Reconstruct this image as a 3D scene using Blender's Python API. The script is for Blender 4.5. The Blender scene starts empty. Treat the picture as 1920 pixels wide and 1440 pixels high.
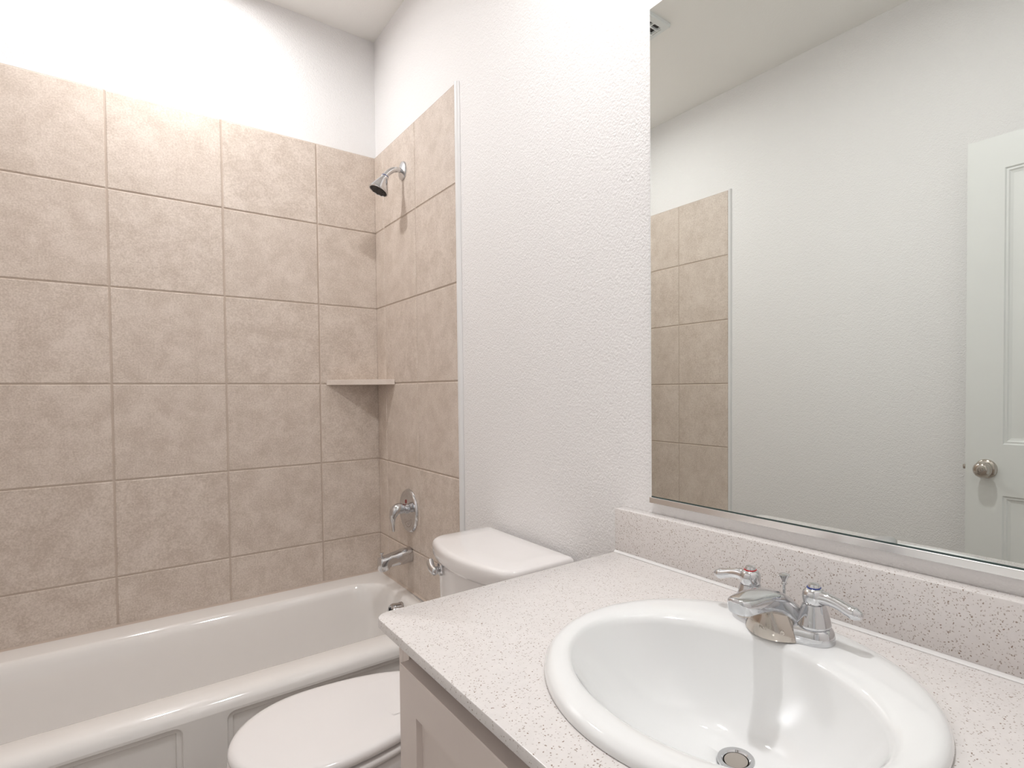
import bpy, bmesh, math, random
from mathutils import Vector, Matrix

random.seed(7)
S = bpy.context.scene
C = bpy.context.collection
PI = math.pi

# ------------------------------------------------------------------ camera
F_PX, OX, OY = 1040.49, 138.30, 31.30          # focal length and principal point offset, 1920 x 1440 frame
YAW, PITCH, ROLL = math.radians(39.76), math.radians(-1.184), math.radians(-0.475)
fwd = Vector((math.sin(YAW) * math.cos(PITCH), math.cos(YAW) * math.cos(PITCH), math.sin(PITCH)))
rgt = Vector((math.cos(YAW), -math.sin(YAW), 0.0))
upv = rgt.cross(fwd)
r2 = rgt * math.cos(ROLL) + upv * math.sin(ROLL)
u2 = -rgt * math.sin(ROLL) + upv * math.cos(ROLL)
cam = bpy.data.cameras.new('camera')
cam_ob = bpy.data.objects.new('camera', cam)
C.objects.link(cam_ob)
cam_ob.matrix_world = Matrix(((r2.x, u2.x, -fwd.x, -0.862), (r2.y, u2.y, -fwd.y, -2.470),
                              (r2.z, u2.z, -fwd.z, 1.186), (0, 0, 0, 1)))
cam.sensor_fit = 'HORIZONTAL'
cam.sensor_width = 36.0
cam.lens = 36.0 * F_PX / 1920.0
cam.shift_x = -OX / 1920.0
cam.shift_y = OY / 1920.0
cam.clip_start = 0.02
S.camera = cam_ob

# ------------------------------------------------------------------ world, exposure
W = bpy.data.worlds.new('world')
S.world = W
W.use_nodes = True
W.node_tree.nodes['Background'].inputs[0].default_value = (1.0, 0.98, 0.97, 1)
W.node_tree.nodes['Background'].inputs[1].default_value = 0.20
S.view_settings.view_transform = 'Standard'
S.view_settings.look = 'None'
S.view_settings.gamma = 1.0
S.view_settings.use_curve_mapping = False
S.view_settings.exposure = 1.38
TUB_LIGHT, VANITY_LIGHT = 240.0, 310.0        # emission of the two recessed ceiling lights' lenses

# ------------------------------------------------------------------ materials
def new_mat(name):
    m = bpy.data.materials.new(name)
    m.use_nodes = True
    return m, m.node_tree.nodes, m.node_tree.links, m.node_tree.nodes['Principled BSDF']

def N(nodes, kind, **kw):
    n = nodes.new(kind)
    for k, v in kw.items():
        setattr(n, k, v)
    return n

def plain(name, col, rough=0.4, metal=0.0, coat=0.0, noise=0.0, spec=0.5, nscale=18.0):
    m, n, l, b = new_mat(name)
    b.inputs['Roughness'].default_value = rough
    b.inputs['Metallic'].default_value = metal
    b.inputs['Coat Weight'].default_value = coat
    b.inputs['Coat Roughness'].default_value = 0.06
    b.inputs['Specular IOR Level'].default_value = spec
    tc = N(n, 'ShaderNodeTexCoord')
    no = N(n, 'ShaderNodeTexNoise')
    no.inputs['Scale'].default_value = nscale
    no.inputs['Detail'].default_value = 3
    mx = N(n, 'ShaderNodeMix', data_type='RGBA')
    mx.inputs[6].default_value = tuple(max(0, c * (1 - noise)) for c in col) + (1,)
    mx.inputs[7].default_value = tuple(min(1, c * (1 + noise)) for c in col) + (1,)
    l.new(tc.outputs['Object'], no.inputs['Vector'])
    l.new(no.outputs['Fac'], mx.inputs[0])
    l.new(mx.outputs[2], b.inputs['Base Color'])
    return m

def orange_peel(name, col, strength=0.5, rough=0.6):
    m, n, l, b = new_mat(name)
    b.inputs['Base Color'].default_value = col + (1,)
    b.inputs['Roughness'].default_value = rough
    b.inputs['Specular IOR Level'].default_value = 0.3
    tc = N(n, 'ShaderNodeTexCoord')
    a = N(n, 'ShaderNodeTexNoise')
    a.inputs['Scale'].default_value = 190.0
    a.inputs['Detail'].default_value = 2.0
    a.inputs['Roughness'].default_value = 0.5
    c = N(n, 'ShaderNodeTexNoise')
    c.inputs['Scale'].default_value = 80.0
    c.inputs['Detail'].default_value = 1.0
    ad = N(n, 'ShaderNodeMath', operation='MULTIPLY_ADD')
    ad.inputs[1].default_value = 0.6
    bp = N(n, 'ShaderNodeBump')
    bp.inputs['Strength'].default_value = strength
    bp.inputs['Distance'].default_value = 0.0035
    l.new(tc.outputs['Object'], a.inputs['Vector'])
    l.new(tc.outputs['Object'], c.inputs['Vector'])
    l.new(c.outputs['Fac'], ad.inputs[0])
    l.new(a.outputs['Fac'], ad.inputs[2])
    l.new(ad.outputs[0], bp.inputs['Height'])
    l.new(bp.outputs['Normal'], b.inputs['Normal'])
    return m

def tile_mat(name, lo, hi, rough=0.42):
    m, n, l, b = new_mat(name)
    b.inputs['Roughness'].default_value = rough
    b.inputs['Specular IOR Level'].default_value = 0.35
    tc = N(n, 'ShaderNodeTexCoord')
    geo = N(n, 'ShaderNodeNewGeometry')
    off = N(n, 'ShaderNodeVectorMath', operation='MULTIPLY_ADD')
    off.inputs[1].default_value = (1, 1, 1)
    sc = N(n, 'ShaderNodeMath', operation='MULTIPLY')
    sc.inputs[1].default_value = 23.0
    l.new(geo.outputs['Random Per Island'], sc.inputs[0])
    l.new(tc.outputs['Object'], off.inputs[0])
    l.new(sc.outputs[0], off.inputs[2])
    big = N(n, 'ShaderNodeTexNoise')
    big.inputs['Scale'].default_value = 13.0
    big.inputs['Detail'].default_value = 7.0
    big.inputs['Roughness'].default_value = 0.74
    big.inputs['Distortion'].default_value = 0.25
    fine = N(n, 'ShaderNodeTexNoise')
    fine.inputs['Scale'].default_value = 210.0
    fine.inputs['Detail'].default_value = 2.0
    l.new(off.outputs[0], big.inputs['Vector'])
    l.new(off.outputs[0], fine.inputs['Vector'])
    mr = N(n, 'ShaderNodeMapRange')
    mr.inputs['From Min'].default_value = 0.30
    mr.inputs['From Max'].default_value = 0.70
    l.new(big.outputs['Fac'], mr.inputs['Value'])
    fr = N(n, 'ShaderNodeMapRange')
    fr.inputs['From Min'].default_value = 0.3
    fr.inputs['From Max'].default_value = 0.7
    fr.inputs['To Min'].default_value = -0.42
    fr.inputs['To Max'].default_value = 0.42
    l.new(fine.outputs['Fac'], fr.inputs['Value'])
    ad = N(n, 'ShaderNodeMath', operation='ADD')
    ad.use_clamp = True
    l.new(mr.outputs[0], ad.inputs[0])
    l.new(fr.outputs[0], ad.inputs[1])
    mx = N(n, 'ShaderNodeMix', data_type='RGBA')
    mx.inputs[6].default_value = lo + (1,)
    mx.inputs[7].default_value = hi + (1,)
    l.new(ad.outputs[0], mx.inputs[0])
    l.new(mx.outputs[2], b.inputs['Base Color'])
    bp = N(n, 'ShaderNodeBump')
    bp.inputs['Strength'].default_value = 0.12
    bp.inputs['Distance'].default_value = 0.002
    l.new(big.outputs['Fac'], bp.inputs['Height'])
    l.new(bp.outputs['Normal'], b.inputs['Normal'])
    return m

def quartz_mat(name, base, fleck):
    m, n, l, b = new_mat(name)
    b.inputs['Roughness'].default_value = 0.22
    b.inputs['Specular IOR Level'].default_value = 0.45
    tc = N(n, 'ShaderNodeTexCoord')
    warp = N(n, 'ShaderNodeTexNoise')
    warp.inputs['Scale'].default_value = 160.0
    wv = N(n, 'ShaderNodeVectorMath', operation='MULTIPLY_ADD')
    wv.inputs[1].default_value = (0.006, 0.006, 0.006)
    l.new(tc.outputs['Object'], warp.inputs['Vector'])
    l.new(warp.outputs['Color'], wv.inputs[0])
    l.new(tc.outputs['Object'], wv.inputs[2])
    facs = []
    for scale, dmax, keep in ((230.0, 0.19, 0.55), (340.0, 0.24, 0.60), (150.0, 0.12, 0.76)):
        v = N(n, 'ShaderNodeTexVoronoi')
        v.inputs['Scale'].default_value = scale
        l.new(wv.outputs[0], v.inputs['Vector'])
        sep = N(n, 'ShaderNodeSeparateColor')
        l.new(v.outputs['Color'], sep.inputs[0])
        k = N(n, 'ShaderNodeMath', operation='GREATER_THAN')
        k.inputs[1].default_value = keep
        l.new(sep.outputs[0], k.inputs[0])
        dr = N(n, 'ShaderNodeMapRange')
        dr.inputs['From Min'].default_value = dmax
        dr.inputs['From Max'].default_value = dmax * 1.5
        dr.inputs['To Min'].default_value = 1.0
        dr.inputs['To Max'].default_value = 0.0
        l.new(v.outputs['Distance'], dr.inputs['Value'])
        mu = N(n, 'ShaderNodeMath', operation='MULTIPLY')
        l.new(k.outputs[0], mu.inputs[0])
        l.new(dr.outputs[0], mu.inputs[1])
        mu2 = N(n, 'ShaderNodeMath', operation='MULTIPLY')
        l.new(mu.outputs[0], mu2.inputs[0])
        l.new(sep.outputs[1], mu2.inputs[1])
        facs.append(mu2)
    a = N(n, 'ShaderNodeMath', operation='MAXIMUM')
    l.new(facs[0].outputs[0], a.inputs[0])
    l.new(facs[1].outputs[0], a.inputs[1])
    a2 = N(n, 'ShaderNodeMath', operation='MAXIMUM')
    l.new(a.outputs[0], a2.inputs[0])
    l.new(facs[2].outputs[0], a2.inputs[1])
    cl = N(n, 'ShaderNodeTexNoise')
    cl.inputs['Scale'].default_value = 90.0
    l.new(tc.outputs['Object'], cl.inputs['Vector'])
    bm_ = N(n, 'ShaderNodeMix', data_type='RGBA')
    bm_.inputs[6].default_value = tuple(c * 0.94 for c in base) + (1,)
    bm_.inputs[7].default_value = tuple(min(1, c * 1.05) for c in base) + (1,)
    l.new(cl.outputs['Fac'], bm_.inputs[0])
    mx = N(n, 'ShaderNodeMix', data_type='RGBA')
    mx.inputs[7].default_value = fleck + (1,)
    l.new(a2.outputs[0], mx.inputs[0])
    l.new(bm_.outputs[2], mx.inputs[6])
    l.new(mx.outputs[2], b.inputs['Base Color'])
    return m

def emit(name, col, strength):
    m, n, l, b = new_mat(name)
    b.inputs['Base Color'].default_value = (0.9, 0.9, 0.9, 1)
    b.inputs['Emission Color'].default_value = col + (1,)
    b.inputs['Emission Strength'].default_value = strength
    return m

def plank_mat(name):
    m, n, l, b = new_mat(name)
    b.inputs['Roughness'].default_value = 0.4
    tc = N(n, 'ShaderNodeTexCoord')
    br = N(n, 'ShaderNodeTexBrick')
    br.inputs['Scale'].default_value = 1.0
    br.inputs['Brick Width'].default_value = 0.6
    br.inputs['Row Height'].default_value = 0.3
    br.inputs['Mortar Size'].default_value = 0.002
    br.inputs['Color1'].default_value = (0.46, 0.41, 0.365, 1)
    br.inputs['Color2'].default_value = (0.42, 0.375, 0.33, 1)
    br.inputs['Mortar'].default_value = (0.30, 0.27, 0.24, 1)
    l.new(tc.outputs['Object'], br.inputs['Vector'])
    l.new(br.outputs['Color'], b.inputs['Base Color'])
    return m

M = {}
M['wall'] = orange_peel('painted_drywall', (0.865, 0.845, 0.836))
M['ceil'] = orange_peel('painted_ceiling', (0.93, 0.91, 0.875), 0.12)
M['tile'] = tile_mat('beige_ceramic_tile', (0.555, 0.462, 0.39), (0.735, 0.64, 0.565))
M['grout'] = plain('beige_grout', (0.55, 0.455, 0.385), 0.85, noise=0.06, spec=0.2)
M['white_trim'] = plain('white_trim_paint', (0.80, 0.785, 0.775), 0.35, noise=0.01)
M['door'] = plain('white_door_paint', (0.80, 0.80, 0.775), 0.38, noise=0.01)
M['tub'] = plain('glossy_tub_enamel', (0.87, 0.835, 0.805), 0.07, coat=0.8, noise=0.01)
M['toilet'] = plain('toilet_porcelain', (0.86, 0.825, 0.81), 0.07, coat=0.5, noise=0.01)
M['seat'] = plain('toilet_seat_plastic', (0.87, 0.835, 0.82), 0.14, noise=0.01)
M['sink'] = plain('sink_porcelain', (0.87, 0.87, 0.865), 0.08, coat=0.6, noise=0.005)
M['chrome'] = plain('polished_chrome', (0.66, 0.665, 0.68), 0.045, 1.0, noise=0.02)
M['nickel'] = plain('satin_nickel', (0.55, 0.50, 0.45), 0.12, 1.0, noise=0.02)
M['dark'] = plain('rubber_and_hollow_shade', (0.045, 0.042, 0.04), 0.6, noise=0.1)  # nozzle face; also shade painted into the fan opening and overflow slots
M['mirror'] = plain('mirror_silver', (0.795, 0.825, 0.80), 0.0, 1.0)
M['mirror_edge'] = plain('mirror_glass_edge', (0.045, 0.075, 0.07), 0.15, noise=0.05)
M['quartz'] = quartz_mat('speckled_quartz', (0.76, 0.72, 0.70), (0.27, 0.19, 0.14))
M['cabinet'] = plain('greige_cabinet_paint', (0.80, 0.705, 0.655), 0.45, noise=0.015)
M['cabinet_in'] = plain('cabinet_interior', (0.30, 0.28, 0.27), 0.6, noise=0.03)
M['channel'] = plain('brushed_channel', (0.86, 0.85, 0.84), 0.22, 1.0, noise=0.02)
M['dark_nickel'] = plain('dark_lettering', (0.43, 0.39, 0.345), 0.35, 1.0, noise=0.02)
M['red'] = plain('red_enamel', (0.5, 0.015, 0.025), 0.3, noise=0.02)
M['dark_red'] = plain('dark_red_enamel', (0.22, 0.02, 0.02), 0.35, noise=0.02)
M['blue'] = plain('blue_enamel', (0.02, 0.045, 0.26), 0.3, noise=0.02)
M['caulk'] = plain('white_caulk', (0.76, 0.74, 0.725), 0.45, noise=0.02)
M['fan'] = plain('fan_grille_plastic', (0.80, 0.82, 0.81), 0.4, noise=0.01)
M['shelf'] = tile_mat('beige_shelf_stone', (0.68, 0.58, 0.51), (0.74, 0.65, 0.58))
M['floor'] = plank_mat('pale_floor_tile')
M['tub_lamp'] = emit('lamp_lens_over_tub', (0.985, 0.992, 1.0), TUB_LIGHT)
M['vanity_lamp'] = emit('lamp_lens_over_vanity', (0.985, 0.992, 1.0), VANITY_LIGHT)

# ------------------------------------------------------------------ object helpers
def obj(name, bm, mat, parent=None, origin=None, sharp=29.0, smooth=True, mats=None, recalc=True):
    """Link a bmesh (world coordinates) as ONE mesh object."""
    if recalc:
        bmesh.ops.recalc_face_normals(bm, faces=bm.faces)
    root = parent
    while root is not None and root.parent is not None:
        root = root.parent
    if root is not None:
        org = Vector(root['_o'])
    else:
        org = Vector(origin) if origin is not None else Vector((0, 0, 0))
    bmesh.ops.translate(bm, vec=-org, verts=bm.verts)
    if smooth:
        a = math.radians(sharp)
        for f in bm.faces:
            f.smooth = True
        for e in bm.edges:
            if len(e.link_faces) == 2:
                e.smooth = e.calc_face_angle(0) < a
    me = bpy.data.meshes.new(name)
    bm.to_mesh(me)
    bm.free()
    for m in (mats or [mat]):
        me.materials.append(m)
    o = bpy.data.objects.new(name, me)
    C.objects.link(o)
    if parent is not None:
        o.parent = parent
    else:
        o.location = org
        o['_o'] = tuple(org)
    return o

def thing(name, label, cat, loc, group=None):
    o = bpy.data.objects.new(name, None)
    o.empty_display_size = 0.05
    C.objects.link(o)
    o.location = loc
    o['_o'] = tuple(loc)
    o['label'] = label
    o['category'] = cat
    if group:
        o['group'] = group
    return o

def tag(o, label, cat, group=None):
    o['label'] = label
    o['category'] = cat
    if group:
        o['group'] = group
    return o

def struct(o):
    o['kind'] = 'structure'
    return o

def BM():
    return bmesh.new()

def box(bm, x0, x1, y0, y1, z0, z1, bev=0.0, seg=2, mi=0):
    vs = [bm.verts.new((x, y, z)) for x in (x0, x1) for y in (y0, y1) for z in (z0, z1)]
    idx = ((0, 1, 3, 2), (4, 6, 7, 5), (0, 4, 5, 1), (2, 3, 7, 6), (0, 2, 6, 4), (1, 5, 7, 3))
    fs = [bm.faces.new([vs[i] for i in q]) for q in idx]
    for f in fs:
        f.material_index = mi
    if bev > 0:
        bmesh.ops.recalc_face_normals(bm, faces=fs)
        es = list({e for f in fs for e in f.edges})
        bmesh.ops.bevel(bm, geom=es, offset=bev, segments=seg, profile=0.5, affect='EDGES')
    return fs

def loft(bm, loops, cap0=False, cap1=False, mi=0):
    rows = [[bm.verts.new(p) for p in L] for L in loops]
    n = len(rows[0])
    for a, b in zip(rows, rows[1:]):
        for i in range(n):
            j = (i + 1) % n
            f = bm.faces.new((a[i], a[j], b[j], b[i]))
            f.material_index = mi
    if cap0:
        bm.faces.new(rows[0]).material_index = mi
    if cap1:
        bm.faces.new(rows[-1]).material_index = mi
    return rows

def frame(axis):
    a = Vector(axis).normalized()
    t = Vector((0, 0, 1)) if abs(a.z) < 0.9 else Vector((0, 1, 0))
    u = t.cross(a).normalized()
    return a, u, a.cross(u)

def lathe(bm, prof, center, axis=(0, 0, 1), n=40, su=1.0, sv=1.0, cap=True):
    a, u, v = frame(axis)
    c = Vector(center)
    loops = []
    for r, h in prof:
        loops.append([c + a * h + u * (su * r * math.cos(2 * PI * i / n)) + v * (sv * r * math.sin(2 * PI * i / n))
                      for i in range(n)])
    return loft(bm, loops, cap, cap)

def catmull(pts, k=6):
    P = [Vector(p) for p in pts]
    out = []
    for i in range(len(P) - 1):
        p0 = P[max(i - 1, 0)]; p1 = P[i]; p2 = P[i + 1]; p3 = P[min(i + 2, len(P) - 1)]
        for j in range(k):
            t = j / k
            out.append(0.5 * ((2 * p1) + (p2 - p0) * t + (2 * p0 - 5 * p1 + 4 * p2 - p3) * t * t +
                              (3 * p1 - p0 - 3 * p2 + p3) * t ** 3))
    out.append(P[-1])
    return out

def tube(bm, pts, rad, n=20, k=6, side=None, round_ends=(True, True)):
    """Swept tube; rad per point is r or (r_across, r_up). side = fixed across vector."""
    R = [r if isinstance(r, (tuple, list)) else (r, r) for r in rad]
    ext = [(p[0], p[1], p[2]) for p in pts]
    path = catmull(ext, k)
    ra = [v.x for v in catmull([(r[0], r[1], 0) for r in R], k)]
    rb = [v.y for v in catmull([(r[0], r[1], 0) for r in R], k)]
    loops = []
    prev = None
    m = len(path)
    frames = []
    for i in range(m):
        d = (path[min(i + 1, m - 1)] - path[max(i - 1, 0)]).normalized()
        if side is not None:
            s = Vector(side)
            s = (s - d * s.dot(d)).normalized()
        else:
            if prev is None:
                s = frame(d)[1]
            else:
                s = (prev - d * prev.dot(d)).normalized()
        prev = s
        frames.append((d, s, d.cross(s)))
    def ring(c, f, a, b):
        return [c + f[1] * (a * math.cos(2 * PI * i / n)) + f[2] * (b * math.sin(2 * PI * i / n)) for i in range(n)]
    if round_ends[0]:
        for q in (0.12, 0.45, 0.75, 0.93):
            g = math.sqrt(1 - q * q)
            loops.append(ring(path[0] - frames[0][0] * (g * min(ra[0], rb[0]) * 0.8), frames[0], ra[0] * q, rb[0] * q))
    for i in range(m):
        loops.append(ring(path[i], frames[i], ra[i], rb[i]))
    if round_ends[1]:
        for q in (0.93, 0.75, 0.45, 0.12):
            g = math.sqrt(1 - q * q)
            loops.append(ring(path[-1] + frames[-1][0] * (g * min(ra[-1], rb[-1]) * 0.8), frames[-1], ra[-1] * q, rb[-1] * q))
    return loft(bm, loops, True, True)

def rr(x0, x1, y0, y1, r, z, k=8):
    """Rounded rectangle loop in an xy plane; r one radius or four (x1y1, x0y1, x0y0, x1y0)."""
    r = (r,) * 4 if not isinstance(r, (tuple, list)) else r
    cs = ((x1 - r[0], y1 - r[0], 0, r[0]), (x0 + r[1], y1 - r[1], 90, r[1]),
          (x0 + r[2], y0 + r[2], 180, r[2]), (x1 - r[3], y0 + r[3], 270, r[3]))
    out = []
    for cx, cy, a0, q in cs:
        for i in range(k + 1):
            a = math.radians(a0 + 90.0 * i / k)
            out.append(Vector((cx + q * math.cos(a), cy + q * math.sin(a), z)))
    return out

def ell(cx, cy, a, b, z, n=96):
    return [Vector((cx + a * math.cos(2 * PI * i / n), cy + b * math.sin(2 * PI * i / n), z)) for i in range(n)]

def fill_holes(bm, outer, holes, mi=0):
    es = []
    for L in [outer] + holes:
        vs = [bm.verts.new(p) for p in L]
        es += [bm.edges.new((vs[i], vs[(i + 1) % len(vs)])) for i in range(len(vs))]
    r = bmesh.ops.triangle_fill(bm, use_beauty=True, use_dissolve=False, edges=es)
    for g in r['geom']:
        if isinstance(g, bmesh.types.BMFace):
            g.material_index = mi

# ------------------------------------------------------------------ room dimensions
CEIL = 2.712
XW = 0.010                 # drywall face of the mirror wall (tile face is x = 0)
YW = 0.010                 # drywall face behind the tub (tile face is y = 0)
XL_TILE, XL = -1.516, -1.526
YN = -2.53                 # wall with the doorway
TILE = 0.329
ROWS = [2.204 - TILE * k for k in range(6)]
RIM = 0.389

# ------------------------------------------------------------------ setting
bm = BM(); box(bm, -1.75, 0.2, -2.75, 0.2, -0.1, 0.0)
struct(obj('floor', bm, M['floor'], smooth=False))
bm = BM(); box(bm, -1.65, 0.13, -2.65, 0.13, CEIL, CEIL + 0.1)
struct(obj('ceiling', bm, M['ceil'], smooth=False))
bm = BM(); box(bm, XW, 0.13, -2.65, 0.13, 0.0, CEIL)
wall_right = struct(obj('wall_right', bm, M['wall'], smooth=False))
bm = BM(); box(bm, -1.65, XW, YW, 0.13, 0.0, CEIL)
wall_back = struct(obj('wall_back', bm, M['wall'], smooth=False))
bm = BM(); box(bm, -1.65, XL, -2.65, YW, 0.0, CEIL)
wall_left = struct(obj('wall_left', bm, M['wall'], smooth=False))
bm = BM()
box(bm, -0.76, XW, -2.65, YN, 0.0, CEIL)
box(bm, XL, -1.455, -2.65, YN, 0.0, CEIL)
box(bm, -1.455, -0.76, -2.65, YN, 2.06, CEIL)
struct(obj('wall_near', bm, M['wall'], smooth=False))

def tiles(name, parent, us, zs, place):
    """Bevelled tiles over a recessed grout bed; place(u, z, d) -> world point, d = height above tile face."""
    bm = BM()
    g = 0.0023
    t = 0.0022
    def quad(pts, mi):
        f = bm.faces.new([bm.verts.new(p) for p in pts]); f.material_index = mi
    for u0, u1 in us:
        for z0, z1 in zs:
            a0, a1, b0, b1 = u0 + g, u1 - g, z0 + g, z1 - g
            o = [(a0, b0), (a1, b0), (a1, b1), (a0, b1)]
            i = [(a0 + t, b0 + t), (a1 - t, b0 + t), (a1 - t, b1 - t), (a0 + t, b1 - t)]
            lo = [bm.verts.new(place(u, z, -0.006)) for u, z in o]
            md = [bm.verts.new(place(u, z, -t)) for u, z in o]
            hi = [bm.verts.new(place(u, z, 0.0)) for u, z in i]
            for A, B in ((lo, md), (md, hi)):
                for k in range(4):
                    bm.faces.new((A[k], A[(k + 1) % 4], B[(k + 1) % 4], B[k]))
            bm.faces.new(hi)
    U0, U1 = min(a for a, b in us), max(b for a, b in us)
    Z0, Z1 = min(a for a, b in zs), max(b for a, b in zs)
    gd = -0.0024
    c = [(U0, Z0), (U1, Z0), (U1, Z1), (U0, Z1)]
    quad([place(u, z, gd) for u, z in c], 1)
    for k in range(4):
        (ua, za), (ub, zb) = c[k], c[(k + 1) % 4]
        quad([place(ua, za, gd), place(ub, zb, gd), place(ub, zb, -0.0095), place(ua, za, -0.0095)], 1)
    return obj(name, bm, None, parent, mats=[M['tile'], M['grout']], smooth=False)

zs = [(ROWS[k + 1], ROWS[k]) for k in range(5)] + [(RIM + 0.002, ROWS[5])]
xs = [0.005, -0.2355] + [-0.2355 - TILE * k for k in range(1, 4)] + [XL_TILE - 0.005]
us = [(xs[k + 1], xs[k]) for k in range(len(xs) - 1)]
tiles('tile_surround', wall_back, us, zs, lambda u, z, d: Vector((u, -d, z)))
us = [(-0.1026, 0.0012), (-0.4316, -0.1026), (-0.766, -0.4316)]
tiles('tile_surround', wall_right, us, zs, lambda u, z, d: Vector((-d, u, z)))
us = [(-0.091, 0.0012), (-0.420, -0.091), (-0.749, -0.420)]
tiles('tile_surround', wall_left, us, zs, lambda u, z, d: Vector((XL_TILE + d, u, z)))

for par, a, b, c_ in ((wall_back, (XL_TILE, 0.0), (0.0, 0.0), (0, -1)), (wall_right, (0.0, 0.0), (0.0, -0.757), (-1, 0)),
                      (wall_left, (XL_TILE, 0.0), (XL_TILE, -0.745), (1, 0))):
    pr_ = ((0.0, 0.0002), (0.0065, 0.0002), (0.0035, 0.0025), (0.0, 0.0065))
    bm = BM()
    loft(bm, [[Vector((p[0] + c_[0] * (q - 0.0005), p[1] + c_[1] * (q - 0.0005), RIM + h)) for q, h in pr_] for p in (a, b)], True, True)
    obj('caulk_joint', bm, M['grout'], par, smooth=False)
def edge_trim(n, x_wall, x_face, y_tile, w):
    s = 1 if x_face > x_wall else -1
    d = abs(x_face - x_wall)
    prof = [(0, 0), (d, 0), (d, -0.3 * w), (d * 0.85, -0.62 * w), (d * 0.5, -0.9 * w), (0, -w)]
    bm = BM()
    loft(bm, [[Vector((x_wall + s * a, y_tile + b, z)) for a, b in prof] for z in (0.0, ROWS[0] + 0.004)], True, True)
    struct(obj(n, bm, M['white_trim'], sharp=60))
edge_trim('trim_1', XW - 0.0005, -0.0015, -0.7665, 0.016)
edge_trim('trim_2', XL + 0.0005, XL_TILE + 0.0015, -0.7495, 0.014)

def baseboard(n, x0, x1, y0, y1):
    bm = BM(); box(bm, x0, x1, y0, y1, 0.0, 0.085, 0.003)
    struct(obj(n, bm, M['white_trim']))
baseboard('baseboard_right', XW - 0.013, XW - 0.0005, -1.63, -0.79)
baseboard('baseboard_left', XL + 0.0005, XL + 0.013, -2.50, -0.78)
def casing(n, x0, x1, z0, z1):
    bm = BM(); box(bm, x0, x1, YN + 0.0005, YN + 0.016, z0, z1, 0.004)
    struct(obj(n, bm, M['white_trim']))
casing('trim_3', -0.76, -0.70, 0.0, 2.12)
casing('trim_4', -1.52, -0.76, 2.06, 2.12)

# ------------------------------------------------------------------ door, swung open along the left wall
DX = -1.420                                # room-side face of the door
dy0, dy1, dz0, dz1 = -2.487, -1.822, 0.012, 2.040
door = bpy.data.objects.new('door_1', None)
C.objects.link(door); door.location = (DX, dy0, dz0); door['_o'] = (DX, dy0, dz0); struct(door)
def panel_loop(y0, y1, z0, z1, x):
    return [Vector((x, y0, z0)), Vector((x, y1, z0)), Vector((x, y1, z1)), Vector((x, y0, z1))]
bm = BM()
PAN = [(dy0 + 0.108, dy1 - 0.108, 0.995, 1.927), (dy0 + 0.108, dy1 - 0.108, 0.22, 0.820)]
for x, sg in ((DX, -1), (DX - 0.035, 1)):
    fill_holes(bm, panel_loop(dy0, dy1, dz0, dz1, x), [panel_loop(*p, x) for p in PAN])
    for p in PAN:
        L = []
        for ins, dep in ((0, 0), (0.004, 0.004), (0.010, 0.0035), (0.014, 0.007), (0.022, 0.009), (0.026, 0.009),
                         (0.062, 0.003), (0.064, 0.003)):
            L.append(panel_loop(p[0] + ins, p[1] - ins, p[2] + ins, p[3] - ins, x + sg * dep))
        loft(bm, L, False, True)
o_ = panel_loop(dy0, dy1, dz0, dz1, DX); i_ = panel_loop(dy0, dy1, dz0, dz1, DX - 0.035)
loft(bm, [o_, i_])
bmesh.ops.remove_doubles(bm, verts=bm.verts, dist=0.00005)
obj('door_slab', bm, M['door'], door, sharp=12)
KY, KZ = -1.884, 0.908
knob = None
for s, x in ((1, DX), (-1, DX - 0.035)):
    bm = BM()
    lathe(bm, [(0.0, 0.0), (0.033, 0.0), (0.033, 0.003), (0.030, 0.007), (0.020, 0.010), (0.012, 0.012), (0.011, 0.022),
               (0.014, 0.026), (0.024, 0.032), (0.0275, 0.042), (0.0265, 0.052), (0.021, 0.060), (0.013, 0.0635), (0.009, 0.0635),
               (0.009, 0.061), (0.0, 0.061)], (x, KY, KZ), (s, 0, 0), 40)
    k = obj('door_knob', bm, M['nickel'], door, sharp=50)
    k['label'] = 'polished nickel round door knob'
    if s == 1:
        knob = k
bm = BM()
lathe(bm, [(0.0, 0.060), (0.0065, 0.060), (0.0065, 0.0645), (0.005, 0.066), (0.0, 0.066)], (DX, KY, KZ), (1, 0, 0), 24)
box(bm, DX + 0.066, DX + 0.069, KY - 0.0015, KY + 0.0015, KZ - 0.005, KZ + 0.005)
obj('lock_button', bm, M['nickel'], knob)
bm = BM()
box(bm, DX - 0.030, DX - 0.006, dy1, dy1 + 0.0015, KZ - 0.028, KZ + 0.028)
box(bm, DX - 0.024, DX - 0.010, dy1, dy1 + 0.011, KZ - 0.008, KZ + 0.008, 0.002)
obj('latch', bm, M['nickel'], door)
for hz in (0.25, 1.02, 1.80):
    bm = BM()
    lathe(bm, [(0.006, -0.045), (0.006, 0.045)], (DX - 0.038, dy0 - 0.006, hz), (0, 0, 1), 16)
    box(bm, DX - 0.034, DX - 0.004, dy0 - 0.002, dy0 - 0.0001, hz - 0.044, hz + 0.044)
    obj('hinge', bm, M['nickel'], door)

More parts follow.
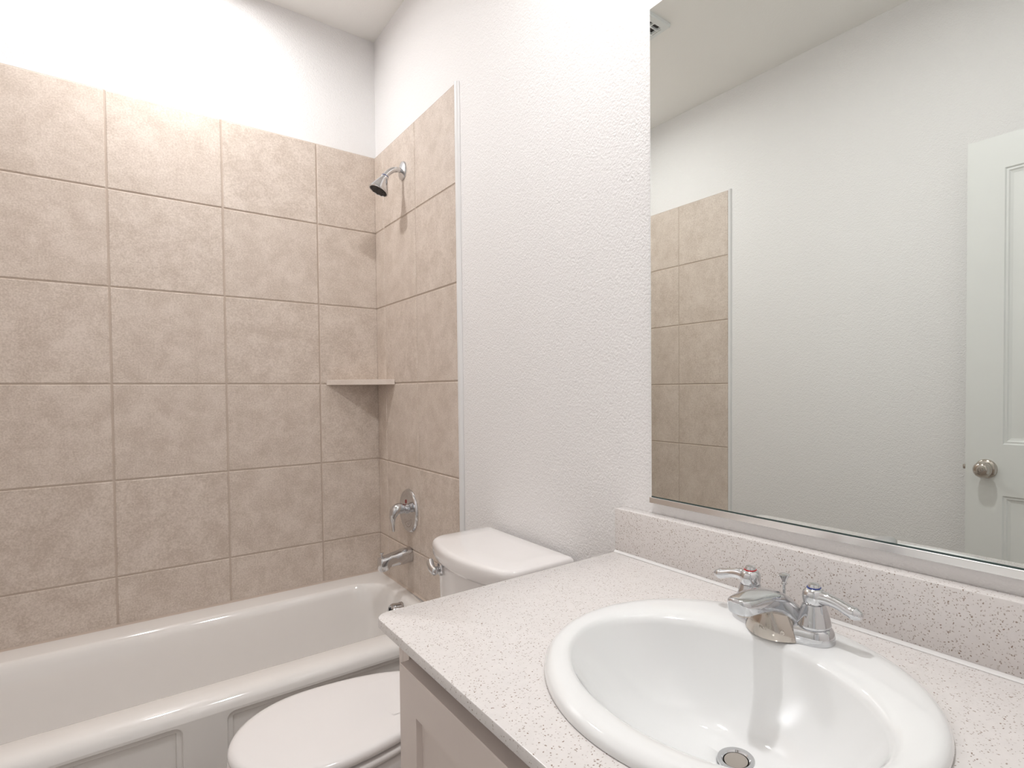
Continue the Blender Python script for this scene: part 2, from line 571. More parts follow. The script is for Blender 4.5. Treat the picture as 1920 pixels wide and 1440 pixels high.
# ------------------------------------------------------------------ mirror
ym0, ym1, zm0, zm1 = -2.525, -1.650, 0.955, 1.984
mir = thing('wall_mirror', 'large frameless rectangular mirror on the wall above the vanity backsplash', 'mirror', (XW, ym1, zm0))
bm = BM()
box(bm, 0.0045, XW - 0.0005, ym0, ym1, zm0, zm1)
bmesh.ops.recalc_face_normals(bm, faces=bm.faces)
for v in bm.verts:                       # rests a little forward in its channel
    v.co.x -= 0.0028 * (zm1 - v.co.z) / (zm1 - zm0)
for f in bm.faces:
    f.material_index = 0 if f.normal.x < -0.9 else 1
obj('mirror_glass', bm, None, mir, mats=[M['mirror'], M['mirror_edge']], smooth=False)
bm = BM()
cp = [(-0.0012, -0.0125), (XW - 0.0005, -0.0125), (XW - 0.0005, -0.0008), (0.0012, -0.0010), (0.0008, -0.0008), (-0.0004, -0.0006), (-0.0012, -0.0012)]
loft(bm, [[Vector((x, y, zm0 + z)) for x, z in cp] for y in (ym0, ym1 + 0.004)], True, True)
ch = obj('mounting_channel', bm, M['channel'], mir, smooth=False)
bm = BM(); box(bm, 0.0008, 0.0016, ym0, ym1, zm0 - 0.0005, zm0 + 0.0016)
obj('glass_edge', bm, M['mirror_edge'], mir, smooth=False)['label'] = 'thin dark lower edge of the glass'
ch['label'] = 'thin chrome channel along the bottom edge'

# ------------------------------------------------------------------ bathtub
tub = thing('bathtub', 'glossy white alcove bathtub with panelled apron under the tiled wall', 'bathtub', (-0.76, -0.38, 0.0))
TX0, TX1, TY0, TY1 = XL_TILE + 0.002, -0.002, -0.757, -0.002
def tin(ins, z, r, extra=0.0):
    return rr(-1.455 + ins + extra, -0.052 - ins, -0.645 + ins, -0.118 - ins, max(r, 0.02), z, 10)
loops = []
for iy, z, r in ((0.0, 0.352, 0.004), (0.003, 0.364, 0.004), (0.010, 0.375, 0.004), (0.022, 0.383, 0.004),
                 (0.038, 0.3875, 0.004), (0.055, RIM, 0.004)):
    loops.append(rr(TX0, TX1, TY0 + iy, TY1, r, z, 10))
loops += [tin(-0.016, RIM, 0.135), tin(-0.008, 0.3875, 0.128), tin(-0.002, 0.383, 0.122), tin(0.004, 0.373, 0.118, 0.004),
          tin(0.010, 0.355, 0.115, 0.014), tin(0.020, 0.30, 0.11, 0.045), tin(0.032, 0.22, 0.105, 0.09), tin(0.045, 0.14, 0.10, 0.14),
          tin(0.062, 0.095, 0.09, 0.165), tin(0.085, 0.072, 0.08, 0.175), tin(0.12, 0.062, 0.07, 0.18), tin(0.19, 0.058, 0.04, 0.19)]
bm = BM()
loft(bm, loops, False, True)
obj('tub_shell', bm, M['tub'], tub, sharp=60)

def ploop(x0, x1, z0, z1, r, y):
    return [Vector((p.x, y, p.y)) for p in rr(x0, x1, z0, z1, r, 0, 8)]
bm = BM()
AY = TY0
P = [(-1.43, -0.763, 0.055, 0.3455), (-0.671, -0.085, 0.055, 0.3455)]
CELL = [(TX0, -0.717), (-0.717, TX1)]
for p, cl in zip(P, CELL):
    L = [ploop(cl[0], cl[1], 0.001, 0.352, 0.0004, AY)]
    for ins, dep, r in ((0, 0, 0.022), (0.0015, 0.0008, 0.0205), (0.0028, 0.0060, 0.0192), (0.0048, 0.0078, 0.0172), (0.0140, 0.0078, 0.004),
                        (0.0146, 0.0084, 0.002), (0.0156, 0.0134, 0.002), (0.0176, 0.0146, 0.002)):
        L.append(ploop(p[0] + ins, p[1] - ins, p[2] + ins, p[3] - ins, r, AY + dep))
    loft(bm, L, False, True)
bmesh.ops.remove_doubles(bm, verts=bm.verts, dist=0.00002)
obj('apron', bm, M['tub'], tub, smooth=False)
bm = BM()
OC = (-0.060, -0.388, 0.340)
lathe(bm, [(0.0, 0.0), (0.036, 0.0), (0.036, 0.004), (0.033, 0.006), (0.033, 0.034), (0.031, 0.040), (0.027, 0.043), (0.0, 0.044)],
      OC, (-1, 0, 0.10), 36)
ov = obj('overflow_cover', bm, M['chrome'], tub)
ov['label'] = 'round chrome overflow cover'
bm = BM()
for dy in (-0.012, 0.006):
    box(bm, OC[0] - 0.0452, OC[0] - 0.0425, OC[1] + dy - 0.0018, OC[1] + dy + 0.0018, OC[2] + 0.004, OC[2] + 0.024)
obj('slot', bm, M['dark'], ov)
bm = BM()
lathe(bm, [(0.0, 0.0), (0.034, 0.0), (0.034, 0.003), (0.026, 0.006), (0.0, 0.008)], (-0.32, -0.38, 0.0585), (0, 0, 1), 32)
obj('drain', bm, M['chrome'], tub)

# ------------------------------------------------------------------ corner shelf
bm = BM()
tri = [(-0.0008, -0.0008), (-0.213, -0.0008), (-0.0008, -0.204)]
loft(bm, [[Vector((x, y, z)) for x, y in tri] for z in (1.212, 1.2335)], True, True)
bmesh.ops.recalc_face_normals(bm, faces=bm.faces)
bmesh.ops.bevel(bm, geom=list(bm.edges), offset=0.0012, segments=1, affect='EDGES')
tag(obj('corner_shelf', bm, M['shelf'], origin=(-0.07, -0.07, 1.212)),
    'small triangular beige shelf in the tiled corner of the tub alcove', 'shelf')

# ------------------------------------------------------------------ shower head
SY = -0.320
sh = thing('wall_shower', 'chrome shower head on a bent arm high on the tiled wall', 'shower', (0.0, SY, 2.05))
bm = BM()
lathe(bm, [(0.0, 0.0003), (0.0365, 0.0003), (0.0365, 0.002), (0.0345, 0.0055), (0.026, 0.0095), (0.016, 0.0115), (0.012, 0.013), (0.0, 0.013)],
      (0, SY, 2.051), (-1, 0, 0), 36)
obj('wall_flange', bm, M['chrome'], sh)
bm = BM()
tube(bm, [(-0.004, SY, 2.051), (-0.026, SY, 2.050), (-0.046, SY, 2.041), (-0.062, SY, 2.026), (-0.074, SY, 2.010)], [0.0105] * 5, 20)
obj('shower_arm', bm, M['chrome'], sh)
ax = Vector((-0.40, 0.0, -0.92)).normalized()
h0 = Vector((-0.071, SY, 2.013))
bm = BM()
lathe(bm, [(0.0, 0.0), (0.0125, 0.0), (0.0145, 0.002), (0.0145, 0.011), (0.0165, 0.014), (0.0190, 0.020), (0.0225, 0.028), (0.0275, 0.040),
           (0.0325, 0.052), (0.0355, 0.060), (0.0365, 0.065), (0.0355, 0.067), (0.0325, 0.067), (0.0315, 0.0645), (0.0, 0.0645)],
      h0, ax, 40)
hd = obj('spray_head', bm, M['chrome'], sh)
bm = BM()
lathe(bm, [(0.0, 0.0646), (0.0312, 0.0646), (0.0312, 0.066), (0.0, 0.0668)], h0, ax, 40)
a_, u_, v_ = frame(ax)
for rr_, cnt in ((0.008, 6), (0.016, 12), (0.025, 18)):
    for k in range(cnt):
        t = 2 * PI * k / cnt
        lathe(bm, [(0.0016, 0.0655), (0.0012, 0.0690)], h0 + u_ * rr_ * math.cos(t) + v_ * rr_ * math.sin(t), ax, 8)
fc = obj('spray_face', bm, M['dark'], hd)
fc['label'] = 'dark nozzle face'
bm = BM()
lathe(bm, [(0.0112, -0.0012), (0.0135, -0.0012), (0.0140, 0.0008), (0.0112, 0.0008)], h0, ax, 28)
obj('collar_ring', bm, M['blue'], hd)

# ------------------------------------------------------------------ tub valve
VY, VZ = -0.336, 0.711
va = thing('shower_valve', 'chrome round valve plate with a drooping lever above the tub spout', 'shower valve', (0.0, VY, VZ))
bm = BM()
lathe(bm, [(0.0, 0.0003), (0.086, 0.0003), (0.086, 0.003), (0.083, 0.008), (0.080, 0.010), (0.077, 0.0095), (0.074, 0.0085), (0.050, 0.012),
           (0.024, 0.014), (0.0, 0.014)], (0, VY, VZ), (-1, 0, 0), 64)
pl = obj('escutcheon', bm, M['chrome'], va)
bm = BM()
lathe(bm, [(0.0082, 0.0125), (0.0092, 0.0125), (0.0092, 0.0136), (0.0082, 0.0136)], (0, VY + 0.004, VZ + 0.036), (-1, 0, 0), 24)
obj('index_ring', bm, M['dark_red'], pl)
bm = BM()
lathe(bm, [(0.0, 0.012), (0.019, 0.012), (0.019, 0.022), (0.015, 0.023), (0.015, 0.034), (0.0, 0.034)], (0, VY, VZ + 0.008), (-1, 0, 0), 32)
obj('hub', bm, M['chrome'], va)
bm = BM()
tube(bm, [(-0.032, VY, VZ + 0.012), (-0.046, VY, VZ + 0.013), (-0.060, VY, VZ + 0.004), (-0.068, VY, VZ - 0.018), (-0.067, VY, VZ - 0.045),
          (-0.066, VY, VZ - 0.070)],
     [(0.020, 0.020), (0.0225, 0.0225), (0.0215, 0.019), (0.016, 0.012), (0.010, 0.0065), (0.009, 0.005)], 24, 6, (0, 1, 0))
obj('lever', bm, M['chrome'], va, sharp=70)

# ------------------------------------------------------------------ tub spout
PY, PZ = -0.338, 0.536
sp = thing('tub_spout', 'chrome tub spout with a diverter knob, low on the tiled wall', 'tub spout', (0.0, PY, PZ))
bm = BM()
secs = [(-0.0006, 0.029, 0.5645, 0.5065), (-0.002, 0.031, 0.567, 0.505), (-0.030, 0.0308, 0.5665, 0.505), (-0.045, 0.0295, 0.562, 0.505), (-0.060, 0.0275, 0.558, 0.5055),
        (-0.082, 0.026, 0.5535, 0.506), (-0.089, 0.026, 0.552, 0.5035), (-0.096, 0.026, 0.5505, 0.494), (-0.115, 0.025, 0.547, 0.492), (-0.1215, 0.0238, 0.545, 0.4925),
        (-0.1235, 0.022, 0.543, 0.4945)]
L = []
for x, hw, zt, zb in secs:
    c = 0.5 * (zt + zb); hh = 0.5 * (zt - zb)
    q = 2.0 + 1.6 * min(1, -x / 0.09)
    ring = []
    for i in range(36):
        t = 2 * PI * i / 36
        ct, st = math.cos(t), math.sin(t)
        ring.append(Vector((x, PY + hw * math.copysign(abs(ct) ** (2 / q), ct), c + hh * math.copysign(abs(st) ** (2 / q), st))))
    L.append(ring)
loft(bm, L, True, True)
obj('spout_body', bm, M['chrome'], sp, sharp=50)
bm = BM()
lathe(bm, [(0.0, 0.0), (0.0035, 0.0), (0.003, 0.012), (0.0075, 0.0155), (0.008, 0.0175), (0.0065, 0.0185), (0.0, 0.019)], (-0.113, PY, 0.546), (0, 0, 1), 24)
obj('diverter_knob', bm, M['chrome'], sp)

# ------------------------------------------------------------------ toilet
TYC = -1.186
to = thing('toilet', 'white two-piece toilet with closed lid between the tub and vanity', 'toilet', (-0.38, TYC, 0.0))
def egg(grow, z, n=72, x_back=-0.262):
    """Seat outline: round front, narrowing to the hinge."""
    out = []
    for i in range(n):
        t = 2 * PI * i / n
        c, s = math.cos(t), math.sin(t)
        if c < 0:
            x = -0.548 + (0.170 + grow) * c
            w = (0.166 + grow) * s
        else:
            x = -0.548 + (0.292 + grow) * c
            w = (0.166 + grow) * s
            mn = 0.085 * math.copysign(1, s)
            if c > 0.75:
                k = min(1.0, (c - 0.75) / 0.15)
                w = w * (1 - k) + (mn if abs(w) < 0.085 else w) * k if abs(s) > 0.001 else 0.0
        x = min(x, x_back + grow)
        out.append(Vector((x, TYC + w, z)))
    return out
def tank_loop(half, back, side_x, bow, r, z, cy=TYC):
    pts = []
    # right rear -> left rear -> left front -> bowed front -> right front
    def arc(cx, cy_, a0, a1, q, k=8):
        for i in range(k + 1):
            a = math.radians(a0 + (a1 - a0) * i / k)
            pts.append(Vector((cx + q * math.cos(a), cy_ + q * math.sin(a), z)))
    rb = 0.016
    arc(back - rb, cy - half + rb, -90, 0, rb)
    arc(back - rb, cy + half - rb, 0, 90, rb)
    arc(side_x + r, cy + half - r, 90, 165, r)
    y_s = cy + half - r + r * math.sin(math.radians(165))
    x_s = side_x + r + r * math.cos(math.radians(165))
    for i in range(1, 16):
        t = i / 16
        y = y_s + (2 * cy - 2 * y_s) * t
        pts.append(Vector((x_s - bow * (1 - (2 * t - 1) ** 2), y, z)))
    arc(side_x + r, cy - half + r, 195, 270, r)
    return pts
bm = BM()
T = [(0.172, -0.020, -0.185, 0.014, 0.03, 0.385), (0.178, -0.018, -0.190, 0.016, 0.035, 0.40), (0.186, -0.016, -0.194, 0.020, 0.038, 0.55),
     (0.193, -0.014, -0.196, 0.022, 0.040, 0.700), (0.194, -0.014, -0.196, 0.022, 0.040, 0.7245)]
loft(bm, [tank_loop(*t) for t in T], True, True)
obj('tank', bm, M['toilet'], to, sharp=60)
bm = BM()
T = [(0.205, -0.010, -0.199, 0.026, 0.044, 0.7225), (0.212, -0.007, -0.205, 0.028, 0.046, 0.7245), (0.2145, -0.005, -0.2075, 0.028, 0.048, 0.731),
     (0.215, -0.005, -0.208, 0.028, 0.048, 0.752), (0.2143, -0.0057, -0.2073, 0.028, 0.047, 0.7595), (0.2120, -0.008, -0.205, 0.0275, 0.046, 0.7650),
     (0.2080, -0.012, -0.201, 0.027, 0.043, 0.7685), (0.2030, -0.017, -0.196, 0.0265, 0.040, 0.7700), (0.15, -0.05, -0.15, 0.015, 0.03, 0.7708)]
loft(bm, [tank_loop(*t) for t in T], True, True)
obj('tank_lid', bm, M['toilet'], to, sharp=60)
LY = -1.062
lx = -0.2075
bm = BM()
lathe(bm, [(0.0, 0.0), (0.0190, 0.0), (0.0190, 0.004), (0.016, 0.007), (0.008, 0.008), (0.008, 0.016), (0.0, 0.016)], (lx, LY, 0.701), (-1, 0.12, 0), 28)
fl = obj('flush_lever', bm, M['chrome'], to)
fl['label'] = 'chrome flush lever'
bm = BM()
tube(bm, [(lx - 0.020, LY - 0.004, 0.699), (lx - 0.021, LY + 0.012, 0.703), (lx - 0.018, LY + 0.026, 0.708), (lx - 0.015, LY + 0.037, 0.712)],
     [(0.0105, 0.0115), (0.0095, 0.0115), (0.0095, 0.0125), (0.0095, 0.0135)], 20)
obj('lever_arm', bm, M['chrome'], fl)
bm = BM()
loft(bm, [egg(-0.004, 0.4495), egg(-0.001, 0.4515), egg(0.001, 0.456), egg(0.0005, 0.462), egg(-0.003, 0.4675), egg(-0.010, 0.4710), egg(-0.022, 0.4725),
          egg(-0.08, 0.4740), egg(-0.15, 0.4745)], True, True)
obj('seat_lid', bm, M['seat'], to, sharp=60)
bm = BM()
loft(bm, [egg(-0.07, 0.4260), egg(-0.006, 0.4260), egg(0.000, 0.4290), egg(0.0025, 0.4350), egg(0.001, 0.4405), egg(-0.005, 0.4440), egg(-0.014, 0.4455),
          egg(-0.06, 0.4455), egg(-0.07, 0.436), egg(-0.07, 0.4260)])
obj('seat', bm, M['seat'], to, sharp=60)
for s in (-1, 1):
    bm = BM()
    lathe(bm, [(0.0, -0.022), (0.009, -0.022), (0.010, -0.018), (0.010, 0.018), (0.009, 0.022), (0.0, 0.022)], (-0.245, TYC + s * 0.07, 0.447), (0, 1, 0), 20)
    box(bm, -0.258, -0.232, TYC + s * 0.07 - 0.014, TYC + s * 0.07 + 0.014, 0.420, 0.440, 0.003)
    obj('hinge', bm, M['seat'], to)
bm = BM()
def bowl(sx, sy, dx, z, n=72):
    base = egg(0.0, z)
    cx = -0.46
    return [Vector((cx + (p.x - cx) * sx + dx, TYC + (p.y - TYC) * sy, z)) for p in base]
L = [bowl(0.55, 0.62, 0.04, 0.0), bowl(0.56, 0.64, 0.04, 0.015), bowl(0.50, 0.56, 0.05, 0.06), bowl(0.50, 0.55, 0.05, 0.14), bowl(0.60, 0.66, 0.035, 0.21),
     bowl(0.80, 0.84, 0.012, 0.29), bowl(0.94, 0.95, 0.0, 0.35), bowl(0.985, 0.985, 0.0, 0.385), bowl(0.99, 0.99, 0.0, 0.412), bowl(0.975, 0.97, 0.0, 0.4205),
     bowl(0.95, 0.95, 0.0, 0.4235), bowl(0.70, 0.66, 0.0, 0.4235), bowl(0.66, 0.62, 0.0, 0.40), bowl(0.50, 0.50, 0.0, 0.30), bowl(0.2, 0.2, 0.0, 0.22)]
loft(bm, L, True, True)
box(bm, -0.30, -0.03, TYC - 0.10, TYC + 0.10, 0.20, 0.384, 0.02, 3)
obj('bowl', bm, M['toilet'], to, sharp=50)

# ------------------------------------------------------------------ vanity cabinet
CY1 = -1.648
CY0 = -2.518
CT = 0.8040                 # top of the cabinet
CFX = -0.529                # front of the carcass
va_c = thing('vanity_cabinet', 'greige shaker vanity cabinet under the speckled countertop', 'cabinet', (-0.27, -2.08, 0.0))
bm = BM()
box(bm, CFX, XW - 0.015, -1.610, -1.594, 0.0, CT, 0.0006, 1)
box(bm, CFX, CFX + 0.019, -1.634, -1.6105, 0.10, CT, 0.0004, 1)
box(bm, CFX, XW - 0.015, CY0, CY0 + 0.016, 0.0, CT, 0.0006, 1)
box(bm, CFX + 0.005, XW - 0.016, CY0 + 0.0165, -1.6105, 0.10, 0.116)
box(bm, XW - 0.025, XW - 0.016, CY0 + 0.0165, -1.6105, 0.116, CT)
box(bm, CFX + 0.060, CFX + 0.075, CY0 + 0.0165, -1.6105, 0.0, 0.0995)
box(bm, CFX + 0.022, CFX + 0.040, CY0 + 0.0165, -1.6105, CT - 0.09, CT)
obj('carcass', bm, M['cabinet'], va_c, sharp=30)
def shaker(y0, y1, z0, z1, xf, xb):
    d = 0.009
    fr = 0.058
    bm = BM()
    def lp(ins, x):
        return [Vector((x, y0 + ins, z0 + ins)), Vector((x, y1 - ins, z0 + ins)), Vector((x, y1 - ins, z1 - ins)), Vector((x, y0 + ins, z1 - ins))]
    e = 0.0012
    loft(bm, [lp(0, xb), lp(0, xf + e), lp(e, xf), lp(fr, xf), lp(fr + 0.0006, xf + 0.0006), lp(fr + 0.0006, xf + d)], True, True)
    return bm
ym = 0.5 * (CY0 + CY1)
for y0, y1, lab in ((ym + 0.002, CY1 - 0.001, 'left'), (CY0 + 0.001, ym - 0.002, 'right')):
    obj('door', shaker(y0, y1, 0.115, 0.7745, -0.5495, CFX - 0.001), M['cabinet'], va_c, sharp=20)

# ------------------------------------------------------------------ countertop, backsplash
CZ = 0.8213
EO = (-0.286, -2.044, 0.213, 0.248)
EI = (-0.318, -2.047, 0.140, 0.205)
bm = BM()
X0, X1, Y0, Y1 = -0.556, XW - 0.0008, -2.528, -1.556
z0 = CT + 0.0005
e = 0.0022
def ctop(ins, z):
    return rr(X0 + ins, X1 - ins, Y0 + ins, Y1 - ins, (0.003, 0.026 - ins, 0.003, 0.003), z, 8)
loft(bm, [ctop(e, z0), ctop(0, z0 + e), ctop(0, CZ - e), ctop(e * 0.3, CZ - e * 0.3), ctop(e, CZ)])
hole = ell(EO[0], EO[1], EO[2] - 0.022, EO[3] - 0.022, CZ, 64)
fill_holes(bm, ctop(e, CZ), [hole])
fill_holes(bm, ctop(e, z0), [[Vector((p.x, p.y, z0)) for p in hole]])
loft(bm, [hole, [Vector((p.x, p.y, z0)) for p in hole]])
bmesh.ops.remove_doubles(bm, verts=bm.verts, dist=0.00005)
tag(obj('countertop', bm, M['quartz'], origin=(-0.28, -2.04, z0)), 'pale speckled quartz countertop on the greige vanity', 'countertop')
bm = BM()
box(bm, -0.0205, XW - 0.0008, Y0, Y1 - 0.001, CZ + 0.0004, 0.919, 0.0015, 2)
bs = tag(obj('backsplash', bm, M['quartz'], origin=(-0.008, -2.04, CZ)), 'low speckled quartz backsplash strip below the mirror', 'backsplash')
bm = BM()
prof = [(-0.0207, 0.0003), (-0.0250, 0.0003), (-0.0222, 0.0025), (-0.0207, 0.0048)]
loft(bm, [[Vector((x, y, CZ + z)) for x, z in prof] for y in (Y0, Y1 - 0.001)], True, True)
obj('caulk_bead', bm, M['caulk'], bs)

# ------------------------------------------------------------------ sink
DR = (-0.262, -2.047, 0.705)
sk = thing('sink', 'white oval drop-in porcelain sink set in the speckled countertop', 'sink', (EO[0], EO[1], CZ))
NS = 96
def off(E, d, z):
    return ell(E[0], E[1], E[2] - d, E[3] - d, z, NS)
def mixl(A, B, t, z):
    return [Vector((a.x + (b.x - a.x) * t, a.y + (b.y - a.y) * t, z)) for a, b in zip(A, B)]
A = off(EO, 0.010, 0)
B = off(EI, 0.0, 0)
loops = [off(EO, 0.0005, CZ + 0.0005), off(EO, 0.0, CZ + 0.004), off(EO, 0.001, CZ + 0.008), off(EO, 0.004, CZ + 0.0115), off(EO, 0.010, CZ + 0.0140),
         mixl(A, B, 0.2, CZ + 0.0152), mixl(A, B, 0.5, CZ + 0.0150), mixl(A, B, 0.75, CZ + 0.0142), mixl(A, B, 0.9, CZ + 0.0120), mixl(A, B, 1.0, CZ + 0.0080)]
zt = CZ + 0.0080
for s in (0.975, 0.95, 0.92, 0.88, 0.82, 0.74, 0.65, 0.55, 0.45, 0.36, 0.28, 0.21, 0.16):
    cx = DR[0] + (EI[0] - DR[0]) * s ** 1.2
    cy = DR[1] + (EI[1] - DR[1]) * s
    k = max(0.0, (s - 0.16) / 0.84) ** 0.8
    a = 0.0235 + (EI[2] - 0.0235) * k
    b = 0.0235 + (EI[3] - 0.0235) * k
    z = zt - (zt - DR[2]) * (1 - s ** 2.3) / (1 - 0.16 ** 2.3)
    loops.append(ell(cx, cy, a, b, z, NS))
loops.append(ell(DR[0], DR[1], 0.0215, 0.0215, DR[2] - 0.004, NS))
loops.append(ell(DR[0], DR[1], 0.0200, 0.0200, DR[2] - 0.04, NS))
bm = BM()
loft(bm, loops, False, True)
obj('basin', bm, M['sink'], sk, sharp=60)
bm = BM()
lathe(bm, [(0.0150, -0.012), (0.0165, -0.001), (0.0185, 0.001), (0.0235, 0.0012), (0.0245, -0.001), (0.0205, -0.004), (0.0150, -0.012)], DR, (0, 0, 1), 40, cap=False)
dr = obj('drain_flange', bm, M['chrome'], sk)
dr['label'] = 'chrome drain ring'
bm = BM()
lathe(bm, [(0.0, -0.010), (0.0150, -0.010), (0.0158, -0.003), (0.0150, -0.001), (0.0, -0.001)], DR, (0, 0, 1), 40)
obj('stopper', bm, M['nickel'], sk)

# ------------------------------------------------------------------ sink faucet
FY = -2.033
FX = -0.132
FZ = CZ + 0.0148
fa = thing('sink_faucet', 'chrome two-handle centerset faucet on the back rim of the white sink', 'faucet', (FX, FY, FZ))
def stadium(hl, hw, z, bulge=0.0, n=64, cx=FX):
    out = []
    for i in range(n):
        t = 2 * PI * i / n
        c, s = math.cos(t), math.sin(t)
        q = 3.2
        y = hl * math.copysign(abs(s) ** (2 / q), s)
        x = hw * math.copysign(abs(c) ** (2 / 2.4), c)
        if x < 0:
            x -= bulge * max(0.0, 1 - (y / 0.045) ** 2)
        out.append(Vector((cx + x, FY + y, z)))
    return out
bm = BM()
loft(bm, [stadium(0.079, 0.0285, FZ - 0.0005, 0.003), stadium(0.0795, 0.029, FZ + 0.004, 0.003), stadium(0.078, 0.0275, FZ + 0.013, 0.003), stadium(0.0755, 0.025, FZ + 0.0185, 0.002),
          stadium(0.070, 0.020, FZ + 0.0215, 0.0), stadium(0.055, 0.010, FZ + 0.0225, 0.002)], True, True)
obj('base_plate', bm, M['chrome'], fa, sharp=60)
# spout: inverted-U sections flaring into the base
def usec(xc, zc, w, h, tilt, n=28, q=2.7):
    """Section centred at (xc, zc), half width w, half height h, its up axis tilted by tilt towards +x."""
    ca, sa = math.cos(tilt), math.sin(tilt)
    out = []
    for i in range(n):
        t = 2 * PI * i / n
        c, s = math.cos(t), math.sin(t)
        qq = 5.0 if s < 0 else 2.7
        y = w * math.copysign(abs(c) ** (2 / qq), c)
        v = h * math.copysign(abs(s) ** (2 / qq), s)
        out.append(Vector((xc + sa * v, FY + y, zc + ca * v)))
    return out
bm = BM()
SP = [(-0.128, 0.8480, 0.0430, 0.016, 1.30), (-0.132, 0.8580, 0.0395, 0.0165, 1.12), (-0.139, 0.8685, 0.0345, 0.0165, 0.92), (-0.149, 0.8780, 0.0290, 0.0160, 0.68),
      (-0.163, 0.8855, 0.0248, 0.0154, 0.42), (-0.181, 0.8900, 0.0222, 0.0146, 0.18), (-0.202, 0.8925, 0.0206, 0.0136, -0.02), (-0.220, 0.8938, 0.0198, 0.0126, -0.10),
      (-0.231, 0.8942, 0.0188, 0.0120, -0.14), (-0.2380, 0.8943, 0.0165, 0.0114, -0.16), (-0.2415, 0.8943, 0.0125, 0.0106, -0.17), (-0.2428, 0.8943, 0.0080, 0.0092, -0.17)]
loft(bm, [usec(*s) for s in SP], True, True)
spo = obj('spout', bm, M['chrome'], fa, sharp=60)
bm = BM()
lathe(bm, [(0.0, -0.0035), (0.0105, -0.0035), (0.0105, 0.004), (0.0, 0.004)], (-0.222, FY, 0.8825), (0, 0, 1), 28)
obj('aerator', bm, M['nickel'], spo)
# front skirt below the spout
bm = BM()
L = []
for z, fx, hw in ((FZ - 0.0003, -0.1815, 0.040), (FZ + 0.006, -0.1820, 0.039), (FZ + 0.018, -0.1805, 0.0345), (FZ + 0.030, -0.177, 0.0275), (FZ + 0.038, -0.174, 0.0220), (FZ + 0.0455, -0.172, 0.0195)):
    ring = []
    for i in range(17):
        t = -1 + 2 * i / 16
        ring.append(Vector((fx + 0.020 * t * t, FY + hw * t, z)))
    ring += [Vector((-0.145, FY + hw * 0.95, z)), Vector((-0.145, FY - hw * 0.95, z))]
    L.append(ring)
loft(bm, L, True, True)
skt = obj('front_skirt', bm, M['nickel'], fa, sharp=60)  # warm nickel tone stands in for the counter reflected in chrome
bm = BM()
lathe(bm, [(0.0, 0.0), (0.0032, 0.0), (0.0032, 0.0012), (0.0022, 0.0016), (0.0, 0.0008)], (-0.1715, FY - 0.0262, FZ + 0.0125), (-1, -0.42, 0.1), 20)
obj('screw_plug', bm, M['nickel'], skt)
# maker's lettering pressed into the skirt
tcu = bpy.data.curves.new('lettering', 'FONT')
tcu.body = 'MOEN'
tcu.size = 0.0058
tcu.extrude = 0.00015
tcu.align_x = 'CENTER'
tob = bpy.data.objects.new('lettering_source', tcu)
tm = bpy.data.meshes.new_from_object(tob)
bpy.data.objects.remove(tob)
bm = BM(); bm.from_mesh(tm)
bpy.data.meshes.remove(tm)
for v in bm.verts:
    yy = -v.co.x
    t = (yy - 0.004) / 0.032
    v.co = Vector((-0.1812 + 0.020 * t * t - v.co.z, FY + yy - 0.004, FZ + 0.0125 + v.co.y))
obj('lettering', bm, M['dark_nickel'], skt, smooth=False)

def handle(sgn, ring_mat, lab):
    hy = FY + sgn * 0.0508
    bm = BM()
    lathe(bm, [(0.0, 0.0205), (0.0222, 0.0205), (0.0230, 0.0220), (0.0226, 0.0240), (0.0205, 0.0330), (0.0178, 0.0420), (0.0160, 0.0480), (0.0150, 0.0510), (0.0, 0.0515)],
          (FX, hy, FZ), (0, 0, 1), 40)
    h = obj('handle', bm, M['chrome'], fa, sharp=55)
    h['label'] = lab
    bm = BM()
    lathe(bm, [(0.0, 0.0500), (0.0130, 0.0500), (0.0140, 0.0520), (0.0152, 0.0560), (0.0157, 0.0610), (0.0150, 0.0660), (0.0128, 0.0700), (0.0095, 0.0725), (0.0, 0.0718)], (FX, hy, FZ), (0, 0, 1), 36)
    y = lambda d: hy + sgn * d
    tube(bm, [(FX, y(0.004), FZ + 0.0605), (FX, y(0.018), FZ + 0.0615), (FX, y(0.034), FZ + 0.0590), (FX, y(0.049), FZ + 0.0545), (FX, y(0.056), FZ + 0.0528), (FX, y(0.0615), FZ + 0.0520)],
         [(0.0125, 0.0105), (0.0100, 0.0085), (0.0085, 0.0072), (0.0096, 0.0078), (0.0098, 0.0084), (0.0070, 0.0062)], 24, 7, (1, 0, 0))
    obj('lever', bm, M['chrome'], h, sharp=70)
    bm = BM()
    lathe(bm, [(0.0072, 0.0712), (0.0098, 0.0714), (0.0094, 0.0736), (0.0070, 0.0740)], (FX, hy, FZ), (0, 0, 1), 32)
    obj('index_ring', bm, ring_mat, h)
    bm = BM()
    lathe(bm, [(0.0, 0.0720), (0.0086, 0.0725), (0.0084, 0.0750), (0.0068, 0.0776), (0.0035, 0.0790), (0.0, 0.0794)], (FX, hy, FZ), (0, 0, 1), 32)
    obj('cap', bm, M['chrome'], h)
handle(1, M['red'], 'chrome hot handle with a red ring')
handle(-1, M['blue'], 'chrome cold handle with a blue ring')
bm = BM()
lathe(bm, [(0.0, 0.020), (0.0022, 0.020), (0.0022, 0.057), (0.0038, 0.058), (0.0038, 0.062), (0.0034, 0.0625), (0.0048, 0.066), (0.0080, 0.0715), (0.0082, 0.0728), (0.0060, 0.0738), (0.0, 0.0742)],
      (-0.114, FY + 0.005, FZ), (0, 0, 1), 28)
obj('lift_rod', bm, M['chrome'], fa, sharp=50)

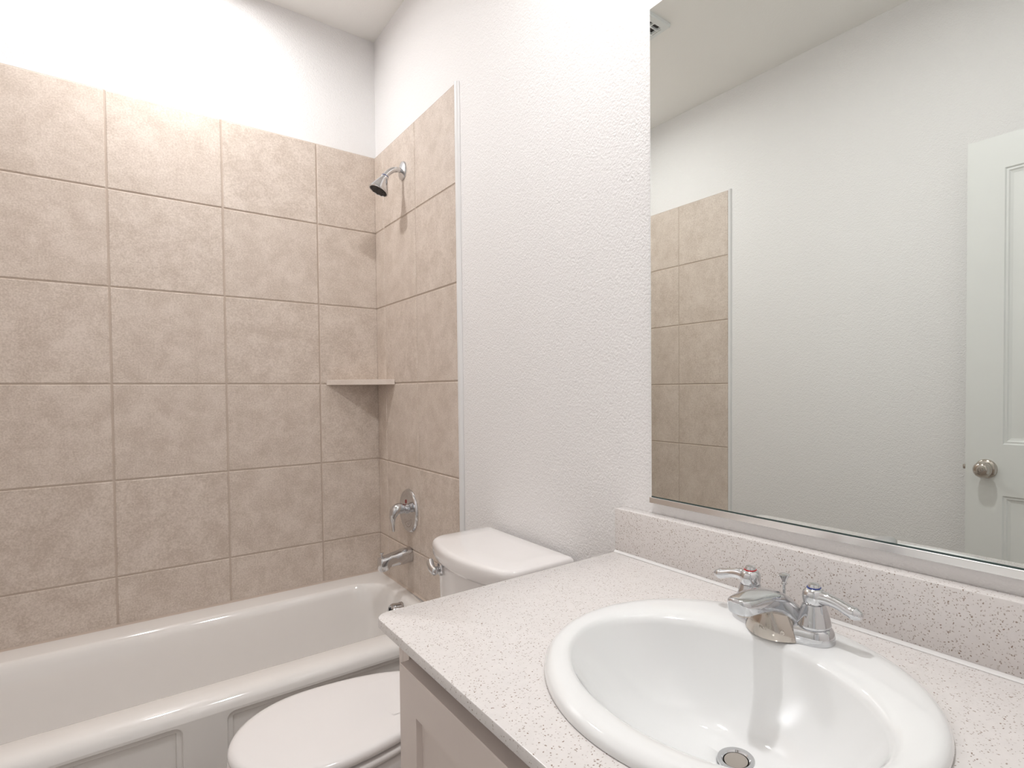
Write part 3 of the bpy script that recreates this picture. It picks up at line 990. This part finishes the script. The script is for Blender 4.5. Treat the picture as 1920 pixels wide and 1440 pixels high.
# ------------------------------------------------------------------ ceiling fan grille (seen in the mirror)
fn = thing('exhaust_fan', 'white square exhaust fan grille on the ceiling, reflected at the mirror corner', 'exhaust fan', (-0.76, -0.73, CEIL))
fx0, fx1, fy0, fy1 = -0.910, -0.600, -0.902, -0.592
zc_ = CEIL - 0.0004
bm = BM()
def fl_(ins, z): return rr(fx0 + ins, fx1 - ins, fy0 + ins, fy1 - ins, 0.008, z, 4)
loft(bm, [fl_(0, zc_), fl_(0, zc_ - 0.010), fl_(0.004, zc_ - 0.014)])
holes = []
for ya, yb in ((-0.866, -0.849), (-0.845, -0.815), (-0.810, -0.780), (-0.775, -0.745)):
    holes.append(rr(-0.8895, -0.8855, ya, yb, 0.0015, zc_ - 0.014, 4))
    for k in range(6):
        xb = -0.881 + k * 0.045
        holes.append(rr(xb, xb + 0.040, ya - (0.006 if ya < -0.86 else 0), yb, 0.005, zc_ - 0.014, 4))
fill_holes(bm, fl_(0.004, zc_ - 0.014), holes)
for h in holes:
    loft(bm, [h, [Vector((p.x, p.y, zc_ - 0.004)) for p in h]])
bmesh.ops.remove_doubles(bm, verts=bm.verts, dist=0.00005)
obj('grille', bm, M['fan'], fn, sharp=30)
bm = BM(); box(bm, fx0 + 0.012, fx1 - 0.012, fy0 + 0.012, fy1 - 0.012, zc_ - 0.0035, zc_ - 0.0005)
obj('fan_opening_shade', bm, M['dark'], fn)  # dark plate stands in for the shaded hollow behind the grille

# ------------------------------------------------------------------ lamps of the room
for LX, LYY, lm, lab in ((-0.74, -0.335, 'tub_lamp', 'round recessed ceiling light over the bathtub'),
                     (-0.390, -1.80, 'vanity_lamp', 'round recessed ceiling light over the vanity sink')):
    cn = thing('recessed_light', lab, 'ceiling light', (LX, LYY, CEIL), 'recessed ceiling lights')
    bm = BM()
    lathe(bm, [(0.041, 0.0005), (0.070, 0.0005), (0.070, 0.003), (0.066, 0.005), (0.046, 0.006), (0.041, 0.004), (0.041, 0.0005)], (LX, LYY, CEIL), (0, 0, -1), 40, cap=False)
    obj('trim_ring', bm, M['white_trim'], cn)
    bm = BM()
    lathe(bm, [(0.0, 0.0008), (0.0405, 0.0008), (0.0405, 0.003), (0.0, 0.0035)], (LX, LYY, CEIL), (0, 0, -1), 40)
    obj('lens', bm, M[lm], cn)

for o in bpy.data.objects:
    if '_o' in o:
        del o['_o']
